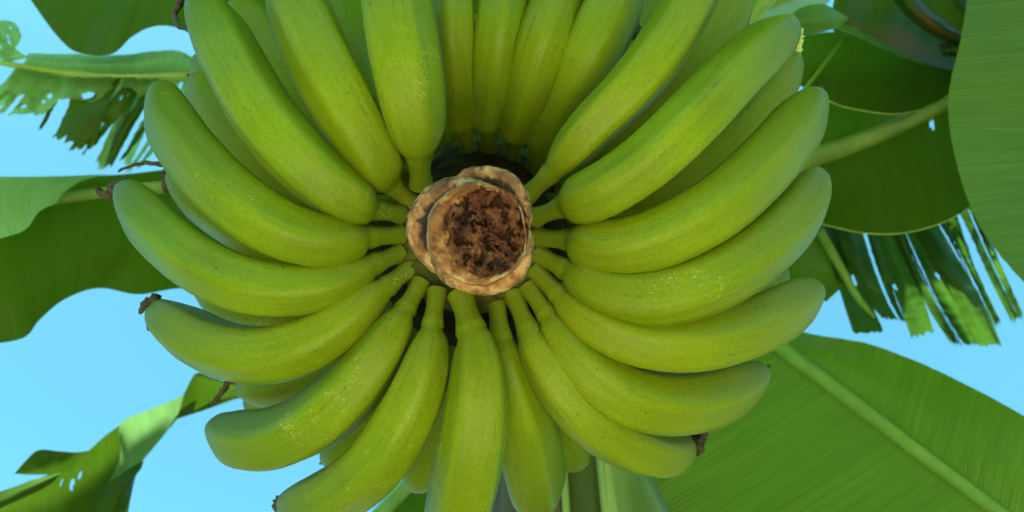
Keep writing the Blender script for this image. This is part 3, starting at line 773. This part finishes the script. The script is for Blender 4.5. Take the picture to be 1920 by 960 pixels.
def banana(pts, W, db, dm, dt, ridge=None, amp=0.078, tipw=0.27, base=0.62, stemw=None, squash=1.0, shoulder=0.66, yel=0.4):
    """Fruit through px points: stalk root, neck, body ..., tip. W = widest px; depths at root, middle, tip."""
    p = np.asarray(pts, float)
    nd = p[2] - p[1]; p[1] += nd / np.linalg.norm(nd) * min(18.0, 0.4 * np.linalg.norm(nd))
    ln = np.concatenate([[0], np.cumsum(np.linalg.norm(np.diff(p, axis=0), axis=1))])
    s = ln / ln[-1]
    squash *= random.uniform(0.90, 1.03)
    dm = 0.53 + 0.6 * (dm - 0.53) if dm < 0.58 else dm
    # quadratic through (0, db), (.45, dm), (1, dt)
    A = np.array([[0, 0, 1], [0.45 ** 2, 0.45, 1], [1, 1, 1]])
    qa, qb, qc = np.linalg.solve(A, [db, dm, dt])
    dep = qa * s * s + qb * s + qc
    C = np.array([P(p[i, 0], p[i, 1], dep[i]) for i in range(len(p))])
    dense, u = by_length(cr(C, 240), 240)
    # where the neck lies along the true length
    neck = C[1]
    i_n = int(np.argmin(np.linalg.norm(dense - neck, axis=1)))
    tn = max(0.05, u[i_n] / u[-1])
    # ring stations, dense at neck and tip
    st = np.concatenate([np.linspace(0, tn * 0.9, 7, endpoint=False), np.linspace(tn * 0.9, tn + 0.14, 12, endpoint=False),
                         np.linspace(tn + 0.14, 0.84, 14, endpoint=False), 1 - 0.16 * (1 - np.linspace(0, 1, 13)) ** 1.8])
    c = np.stack([np.interp(st * u[-1], u, dense[:, k]) for k in range(3)], axis=1)
    dloc = (c - CAM) @ FWD
    rmax = W * 1.05 / 2 * K * dm
    sw = (stemw or 37) / 2 * K * db
    rr = []
    for x in st:
        if x <= tn:
            e = x / tn
            r = sw * (1.10 - 0.22 * math.sin(math.pi * min(1, e * 1.05)) + 0.15 * e ** 3)
        else:
            b = (x - tn) / (1 - tn)
            r0 = sw * 1.05
            g = 1 - math.exp(-b * 30.0 * base / 0.62) if b < 1 else 1
            e = min(1.0, b / 0.52)
            body = rmax * (shoulder + (1 - shoulder) * math.sin(e * math.pi / 2)) * (1 - 0.05 * max(0.0, b - 0.6))
            r = r0 + (body - r0) * (g ** 1.15)
            if b > 0.72:
                f = (b - 0.72) / 0.28
                r *= 0.5 * math.sqrt(max(0.0, 1 - f ** 2.3 * (1 - tipw ** 2))) + 0.5 * (1 - f ** 2.2 * (1 - tipw))
            if b > 0.97: r *= 0.92
            if b > 0.995: r *= 0.55
        rr.append(r)
    rr = np.array(rr)
    t, N, B = frames(c)
    ph = ridge if ridge is not None else random.uniform(0, 2 * math.pi)
    tw = random.uniform(-0.35, 0.35)
    V = np.zeros((len(st), NS, 3))
    sd = random.uniform(0, 50)
    for i, x in enumerate(st):
        k = amp * min(1, max(0.0, (x - tn) / 0.12 + 0.25)) * (1 - 0.65 * max(0.0, min(1.0, (x - 0.82) / 0.15)))
        for j in range(NS):
            a = 2 * math.pi * j / NS
            q = 5 * (a - ph - tw * x)
            sh = 1 + k * (math.cos(q) + 0.30 * math.cos(2 * q) + 0.10 * math.cos(3 * q)) - k * 0.3
            sh *= 1 + 0.018 * mnoise.noise(Vector((math.cos(a) + sd, math.sin(a), x * 7)))
            V[i, j] = c[i] + rr[i] * sh * (math.cos(a) * N[i] * squash + math.sin(a) * B[i])
    du = np.gradient(V, axis=0)
    dv = np.roll(V, -1, axis=1) - np.roll(V, 1, axis=1)
    nn = np.cross(dv, du); nn /= np.maximum(np.linalg.norm(nn, axis=2), 1e-12)[..., None]
    nn[-1] = t[-1] * 0.8 + nn[-1] * 0.2
    nn /= np.linalg.norm(nn, axis=2)[..., None]
    outw = V - c[:, None, :]
    if np.sum(nn[:-1] * outw[:-1]) < 0: nn = -nn
    tt = np.repeat(st, NS)
    ca = np.tile(np.cos(2 * np.pi * np.arange(NS) / NS), len(st)); sa = np.tile(np.sin(2 * np.pi * np.arange(NS) / NS), len(st))
    sp = int(np.searchsorted(st, tn))            # neck ring: the fruit ends, the stalk begins
    nb = len(st) - sp
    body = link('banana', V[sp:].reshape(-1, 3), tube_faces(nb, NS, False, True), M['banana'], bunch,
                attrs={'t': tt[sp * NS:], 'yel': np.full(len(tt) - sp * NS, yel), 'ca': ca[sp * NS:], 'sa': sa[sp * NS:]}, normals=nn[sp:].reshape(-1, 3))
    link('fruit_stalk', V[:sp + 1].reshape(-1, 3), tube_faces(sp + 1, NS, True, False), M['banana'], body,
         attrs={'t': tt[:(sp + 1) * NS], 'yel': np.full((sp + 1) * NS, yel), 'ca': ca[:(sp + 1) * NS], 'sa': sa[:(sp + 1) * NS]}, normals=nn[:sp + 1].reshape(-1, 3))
    return body, c[-1], t[-1], rr[-2]


def blossom(body, tip, tdir, r, kind='nub', target=None, seed=0, mat='blossom', size=1.0):
    """Withered flower remnant at a fruit tip."""
    if kind == 'nub':
        tube('blossom_end', [tip - tdir * 0.003, tip + tdir * 0.003, tip + tdir * 0.008 * size], [r * 0.9, r * 0.75, r * 0.35], M[mat], body, n=8, ns=10, wob=0.5, seed=seed)
        return
    rnd = random.Random(seed)
    w = [P(*q) for q in target]
    pts = [tip - tdir * 0.002] + w
    rad = [r * 0.8] + [max(0.0010, 0.0029 * size * (1 - 0.75 * i / len(w))) for i in range(len(w))]
    tube('withered_blossom', pts, rad, M[mat], body, n=26, ns=9, wob=0.9, seed=seed)


FR = {}
def F(key, *a, **k):
    if key[0].isupper():                       # the upper hand sits further up the stalk
        a = a[:2] + tuple(x + 0.03 for x in a[2:5])
    FR[key] = banana(*a, **k)

# lower hand, in order round the stalk
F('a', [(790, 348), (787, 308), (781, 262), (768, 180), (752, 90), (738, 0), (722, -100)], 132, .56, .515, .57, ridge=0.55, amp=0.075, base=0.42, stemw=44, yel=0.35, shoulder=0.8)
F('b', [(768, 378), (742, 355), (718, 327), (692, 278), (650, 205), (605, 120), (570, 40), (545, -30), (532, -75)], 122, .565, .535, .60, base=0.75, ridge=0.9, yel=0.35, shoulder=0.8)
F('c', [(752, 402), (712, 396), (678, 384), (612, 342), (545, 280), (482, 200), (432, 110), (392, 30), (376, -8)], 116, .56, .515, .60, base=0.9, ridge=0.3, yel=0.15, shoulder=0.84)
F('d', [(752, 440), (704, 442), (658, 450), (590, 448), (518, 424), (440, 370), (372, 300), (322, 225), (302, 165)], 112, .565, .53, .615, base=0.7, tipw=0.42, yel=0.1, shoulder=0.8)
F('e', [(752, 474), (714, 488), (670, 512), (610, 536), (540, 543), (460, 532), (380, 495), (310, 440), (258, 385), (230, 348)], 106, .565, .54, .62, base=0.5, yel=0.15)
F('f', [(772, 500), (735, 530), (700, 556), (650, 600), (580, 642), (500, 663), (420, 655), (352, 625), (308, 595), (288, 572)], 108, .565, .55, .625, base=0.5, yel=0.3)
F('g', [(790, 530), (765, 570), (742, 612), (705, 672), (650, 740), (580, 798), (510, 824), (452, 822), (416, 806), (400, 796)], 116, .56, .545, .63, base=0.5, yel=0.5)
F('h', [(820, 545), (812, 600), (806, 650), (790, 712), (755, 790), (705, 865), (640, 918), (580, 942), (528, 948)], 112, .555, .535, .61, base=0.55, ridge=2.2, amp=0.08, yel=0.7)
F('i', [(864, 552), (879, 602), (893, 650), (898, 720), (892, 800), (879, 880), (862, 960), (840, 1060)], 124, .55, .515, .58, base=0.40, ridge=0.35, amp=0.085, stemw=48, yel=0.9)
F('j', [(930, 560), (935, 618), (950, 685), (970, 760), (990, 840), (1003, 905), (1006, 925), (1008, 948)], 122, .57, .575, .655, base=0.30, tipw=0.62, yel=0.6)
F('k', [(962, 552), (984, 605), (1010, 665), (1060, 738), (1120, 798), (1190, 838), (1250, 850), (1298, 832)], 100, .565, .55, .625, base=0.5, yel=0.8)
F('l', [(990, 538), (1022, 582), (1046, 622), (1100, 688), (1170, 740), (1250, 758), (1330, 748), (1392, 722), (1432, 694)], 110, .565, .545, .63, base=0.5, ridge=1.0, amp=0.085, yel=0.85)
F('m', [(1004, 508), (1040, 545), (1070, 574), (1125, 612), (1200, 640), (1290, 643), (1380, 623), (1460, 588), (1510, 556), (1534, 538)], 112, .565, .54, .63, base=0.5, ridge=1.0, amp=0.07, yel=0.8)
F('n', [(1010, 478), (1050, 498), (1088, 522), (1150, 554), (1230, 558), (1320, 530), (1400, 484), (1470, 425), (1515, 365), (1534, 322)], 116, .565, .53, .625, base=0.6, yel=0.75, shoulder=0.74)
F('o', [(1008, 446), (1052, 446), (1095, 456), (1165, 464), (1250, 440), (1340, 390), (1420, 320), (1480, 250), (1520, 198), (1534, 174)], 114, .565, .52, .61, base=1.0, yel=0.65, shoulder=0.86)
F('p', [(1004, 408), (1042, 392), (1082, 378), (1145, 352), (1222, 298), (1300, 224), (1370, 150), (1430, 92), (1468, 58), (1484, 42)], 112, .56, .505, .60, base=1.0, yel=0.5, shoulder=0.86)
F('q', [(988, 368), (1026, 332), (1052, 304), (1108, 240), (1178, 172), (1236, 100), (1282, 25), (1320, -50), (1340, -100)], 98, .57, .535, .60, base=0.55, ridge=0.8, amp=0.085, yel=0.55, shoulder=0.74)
# next hand up, seen through the gap above the stalk
F('r', [(1000, 322), (1008, 288), (1026, 240), (1052, 190), (1095, 120), (1135, 40), (1160, -30), (1175, -90)], 104, .73, .585, .64, base=0.9, stemw=36, yel=0.55, shoulder=0.78)
F('s', [(958, 300), (964, 262), (976, 222), (993, 165), (1018, 85), (1045, 5), (1065, -70)], 92, .735, .585, .64, base=1.6, stemw=33, shoulder=0.84, yel=0.55)
F('t', [(917, 294), (916, 246), (917, 208), (926, 140), (937, 60), (946, -10), (955, -80)], 86, .74, .59, .64, base=1.6, stemw=33, shoulder=0.84, yel=0.6)
F('u', [(882, 294), (868, 246), (858, 205), (855, 140), (850, 60), (846, -10), (842, -80)], 80, .74, .595, .64, base=1.6, stemw=33, shoulder=0.84, yel=0.6)
# fruit of the next hand showing between and behind the lower ones
F('A', [(800, 300), (740, 255), (690, 190), (655, 110), (632, 30), (612, -60)], 100, .70, .66, .70, stemw=36)
F('B', [(780, 330), (700, 300), (610, 250), (545, 165), (492, 80), (458, 25), (442, 4)], 96, .70, .655, .70, stemw=36)
F('C', [(770, 380), (680, 385), (590, 355), (500, 295), (430, 225), (385, 172), (362, 150)], 100, .70, .655, .70, stemw=36)
F('C2', [(790, 350), (700, 340), (600, 300), (500, 230), (425, 165), (385, 125), (370, 108)], 90, .77, .74, .78, stemw=34)
F('D', [(770, 430), (680, 460), (580, 465), (480, 435), (400, 385), (345, 340), (326, 318)], 92, .70, .655, .70, stemw=36)
F('E', [(780, 470), (700, 530), (610, 560), (510, 565), (430, 552), (385, 530), (372, 518)], 92, .70, .66, .70, stemw=36)
F('G', [(790, 500), (740, 580), (680, 650), (610, 690), (540, 712), (480, 722), (450, 716)], 94, .70, .66, .70, stemw=36)
F('G2', [(790, 510), (740, 600), (690, 680), (620, 730), (550, 748), (490, 756), (462, 752)], 84, .78, .76, .80, stemw=34)
F('H', [(820, 530), (790, 640), (745, 740), (690, 805), (645, 842), (612, 862)], 92, .70, .66, .70, stemw=36)
F('I', [(850, 540), (845, 660), (830, 770), (805, 850), (785, 895), (778, 915)], 84, .70, .665, .71, stemw=36)
F('J', [(950, 540), (975, 650), (1005, 745), (1042, 812), (1075, 852), (1090, 868)], 90, .70, .665, .71, stemw=36)
F('K', [(1000, 330), (1090, 300), (1190, 240), (1275, 160), (1330, 80), (1362, 10), (1380, -50)], 112, .70, .64, .69, stemw=36)
F('L', [(990, 300), (1080, 230), (1150, 140), (1200, 60), (1228, 0), (1240, -50)], 84, .74, .71, .75, stemw=34)
F('Mx', [(1000, 380), (1120, 380), (1250, 340), (1370, 250), (1440, 175), (1478, 125), (1492, 100)], 86, .70, .67, .71, stemw=36)
F('N', [(1000, 480), (1100, 540), (1230, 600), (1340, 590), (1420, 550), (1470, 505)], 92, .70, .67, .71, stemw=36)
F('O', [(980, 520), (1060, 620), (1160, 690), (1260, 710), (1340, 695), (1385, 670)], 92, .70, .67, .71, stemw=36)
F('P', [(800, 424), (735, 424), (650, 428), (570, 410), (500, 360), (450, 310)], 92, .73, .71, .75, stemw=40)

for k in FR:
    b, tip, td, r = FR[k]
    if k in 'bghmlnodrABCEHIJLNO': blossom(b, tip, td, r, 'nub', seed=hash(k) % 97, size=0.8 if k in 'gnd' else 1.3)
def BL(k, target, seed, mat='blossom', size=1.0):
    b, tip, td, r = FR[k]
    blossom(b, tip, td, min(r, 0.004), 'curl', target, seed, mat, size)
BL('c', [(346, -4, .60), (330, 20, .59), (330, 42, .58), (342, 52, .57), (354, 50, .555)], 3, size=0.9)
BL('D', [(314, 325, .73), (310, 348, .73), (314, 362, .73)], 4, size=1.4)
BL('D', [(308, 310, .73), (270, 306, .73), (232, 316, .73), (222, 322, .73)], 41, size=0.7)
BL('e', [(216, 352, .62), (205, 366, .62), (190, 362, .62), (182, 354, .62)], 5, size=1.5)
BL('e', [(236, 340, .615), (222, 346, .61), (214, 360, .61), (206, 352, .61)], 51, size=0.9)
BL('f', [(276, 568, .62), (268, 578, .62), (262, 588, .62)], 6, size=1.1)
BL('f', [(290, 562, .615), (284, 590, .61), (286, 612, .61), (276, 614, .61)], 61, size=1.5)
BL('h', [(524, 938, .61), (518, 950, .61), (522, 962, .61)], 7, size=1.2)
BL('k', [(1312, 816, .62), (1310, 832, .61), (1316, 848, .61)], 8, size=1.7)
BL('k', [(1304, 838, .62), (1298, 848, .62), (1312, 843, .615)], 81, size=1.8)
BL('G', [(432, 714, .73), (426, 720, .73), (408, 745, .73), (396, 760, .73)], 9, size=1.2)
BL('p', [(1492, 66, .60), (1496, 84, .60), (1494, 98, .60)], 10, 'blossom_pale', 1.8)
BL('K', [(1392, 20, .72), (1388, 50, .72), (1374, 68, .71)], 12, size=1.2)
BL('r', [(1192, 40, .64), (1190, 66, .625), (1192, 76, .62)], 13, size=1.0)

# rachis, bulged and blackened to stand in for gap shade, with hand cushions
ax = lambda d, px=888, py=437: P(px, py, d)
rach = tube('rachis', [ax(.47), ax(.54), ax(.590, 886, 445), ax(.612, 886, 474), ax(.65, 888, 478), ax(.70, 892, 452), ax(.765, 902, 412), ax(.80, 902, 405), ax(.84), ax(.92), P(900, 420, 1.10), P(940, 330, 1.40), P(985, 330, 1.72), CROWN],
            [.024, .027, .033, .064, .075, .068, .072, .074, .050, .036, .034, .035, .04, .06], M['rachis'], bunch, n=110, ns=32, wob=0.06)
def cushion(c, d, r_px, a0, a1, th, seed):
    """Collar of fused stalk bases on one side of the rachis (angles clockwise from image right)."""
    n = 30
    pts = []
    for i in range(n):
        a = math.radians(a0 + (a1 - a0) * i / (n - 1))
        pts.append(P(c[0] + r_px[0] * math.cos(a), c[1] + r_px[1] * math.sin(a), d))
    e = [th * (0.45 + 0.55 * min(1, 4 * min(i, n - 1 - i) / n)) for i in range(n)]
    tube('hand_cushion', pts, e, M['cushion'], rach, n=70, ns=14, wob=0.25, seed=seed)
cushion((884, 445), .575, (108, 98), -35, 222, .017, 3)
cushion((905, 372), .765, (100, 94), 170, 370, .012, 5)
# hands further up the rachis, mostly hidden by the lower ones
for i in range(18):
    a = 2 * math.pi * (i + 0.5) / 18
    q = lambda rad, da=0.0: (888 + rad * math.cos(a + da), 437 + 0.86 * rad * math.sin(a + da) - 0.0006 * rad * rad * 0.5)
    banana([q(90), q(150), q(220, .02), q(290, .03), q(350, .02), q(395)], 118, .84, .80, .86, stemw=34)


# cut end of the stalk: three overlapping woody bract scars and the dried pith
def knob(name, cx, cy, rx, ry, d_back, d_front, seed, squeeze=0.86, pits=True, rot=0.0, nr=26, ns=120, cap=True, groove_shade=True):
    v, pit = [], []
    for i in range(nr):
        s = i / (nr - 1)
        if s < 0.6:
            e = s / 0.6
            d = d_back + (d_front - d_back) * e ** 1.3
            prof = squeeze + (1 - squeeze) * math.sin(math.pi * 0.5 * min(1, e * 1.15)) - 0.05 * max(0.0, e - 0.85) / 0.15
        else:
            e = (s - 0.6) / 0.4
            d = d_front - 0.003 * math.sin(math.pi * e) + 0.004 * e
            prof = 0.95 - 0.50 * e
        for j in range(ns):
            a = 2 * math.pi * j / ns
            q = Vector((math.cos(a) * 1.6 + seed, math.sin(a) * 1.6, s * 1.2 + seed))
            k = 1 + 0.07 * mnoise.noise(q * 0.8) + 0.016 * mnoise.noise(q * 3) + 0.008 * mnoise.noise(q * 11) + 0.012 * math.sin(s * 22 + 3 * mnoise.noise(q * 1.5))
            pv = 0.0
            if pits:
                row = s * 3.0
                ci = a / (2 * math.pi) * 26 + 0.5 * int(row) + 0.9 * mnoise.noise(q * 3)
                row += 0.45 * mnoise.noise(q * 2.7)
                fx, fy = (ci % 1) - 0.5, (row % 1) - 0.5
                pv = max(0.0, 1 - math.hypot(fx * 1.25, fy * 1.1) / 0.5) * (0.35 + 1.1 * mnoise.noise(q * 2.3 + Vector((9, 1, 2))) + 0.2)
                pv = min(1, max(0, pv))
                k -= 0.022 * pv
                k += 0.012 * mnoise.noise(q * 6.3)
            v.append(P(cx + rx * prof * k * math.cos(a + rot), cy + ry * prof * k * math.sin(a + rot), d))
            e = max(0.0, min(1.0, (s - 0.70) / 0.12)) if groove_shade else 0.0  # shade behind the next scar, painted in as dark pit colour
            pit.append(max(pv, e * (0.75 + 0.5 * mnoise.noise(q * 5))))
    f = tube_faces(nr, ns, True, cap)
    return link(name, v, f, M['scar'], rach, attrs={'pit': pit})

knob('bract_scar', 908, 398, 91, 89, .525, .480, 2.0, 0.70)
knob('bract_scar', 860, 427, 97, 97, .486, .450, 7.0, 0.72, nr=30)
knob('bract_scar', 902, 462, 100, 92, .464, .436, 12.0, 0.80, nr=24, groove_shade=False)
# rim of the cut: a collar that folds inwards round the pith
cut = []
nrm, nsm = 40, 140
v, pit = [], []
for i in range(nrm):
    s = i / (nrm - 1)
    for j in range(nsm):
        a = 2 * math.pi * j / nsm
        q = Vector((math.cos(a) * 1.5 + 4, math.sin(a) * 1.5, 0))
        irr = 1 + 0.05 * mnoise.noise(q) + 0.025 * mnoise.noise(q * 3.1)
        # centre drifts right so that the left lip is the wide one
        if s < 0.45:
            e = s / 0.45
            R, d = 98 - 6 * e ** 2, .444 - .026 * e
            cx, cy = 897 - 2 * e, 440 - 2 * e
        elif s < 0.62:
            e = (s - 0.45) / 0.17
            R, d = 92 - 12 * e, .418 + .003 * e * e
            cx, cy = 895 + 16 * e, 438 - 4 * e
        else:
            e = (s - 0.62) / 0.38
            R, d = 80 - 8 * e, .421 + .006 * e
            cx, cy = 911 + 2 * e, 434
        fine = 1 + 0.02 * mnoise.noise(Vector((math.cos(a) * 8, math.sin(a) * 8, s * 9)))
        dd = d + 0.0025 * mnoise.noise(Vector((math.cos(a) * 3, math.sin(a) * 3, s * 4))) + 0.004 * math.sin(a)
        ex = 1 - 0.05 * min(1, s / 0.62)
        v.append(P(cx + R * ex * irr * fine * math.cos(a), cy + R * (2 - ex) * irr * fine * math.sin(a), dd))
        pit.append(max(0.0, 0.9 * (0.12 - s) / 0.12, 0.35 * (s - 0.55) + 0.25 * mnoise.noise(Vector((math.cos(a) * 6, math.sin(a) * 6, s * 5))) if s > 0.5 else 0.0))  # outer foot darkened to paint the groove shade; inner lip browner
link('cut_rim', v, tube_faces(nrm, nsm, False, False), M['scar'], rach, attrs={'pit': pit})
v, pit = [], []
nrm, nsm = 60, 150
for i in range(nrm):
    s = 1 - i / nrm
    for j in range(nsm):
        a = 2 * math.pi * j / nsm
        x, y = s * math.cos(a), s * math.sin(a)
        h = 0
        for o_, (fq, am) in enumerate(((2.0, .006), (4.5, .0045), (10, .003), (22, .0018), (45, .0009))):
            h += am * mnoise.noise(Vector((x * fq + 3.3, y * fq + o_, 1.7)))
        d = .4195 + .002 * (1 - s * s) + h * 0.85 + 0.004 * y
        ho = mnoise.noise(Vector((x * 5.5 + 8, y * 5.5, 4.4))) + 0.55 * mnoise.noise(Vector((x * 14, y * 14 + 3, 9.1)))
        ring = math.exp(-((s - 0.72) / 0.16) ** 2)
        ho = max(0.0, min(1.0, (ho + 0.32 * ring - 0.30) / 0.22))
        v.append(P(912 + 80 * x, 433 + 87 * y, d + 0.006 * ho))
        pit.append(ho)
link('cut_pith', v, tube_faces(nrm, nsm, False, True), M['cut'], rach, attrs={'pit': pit})
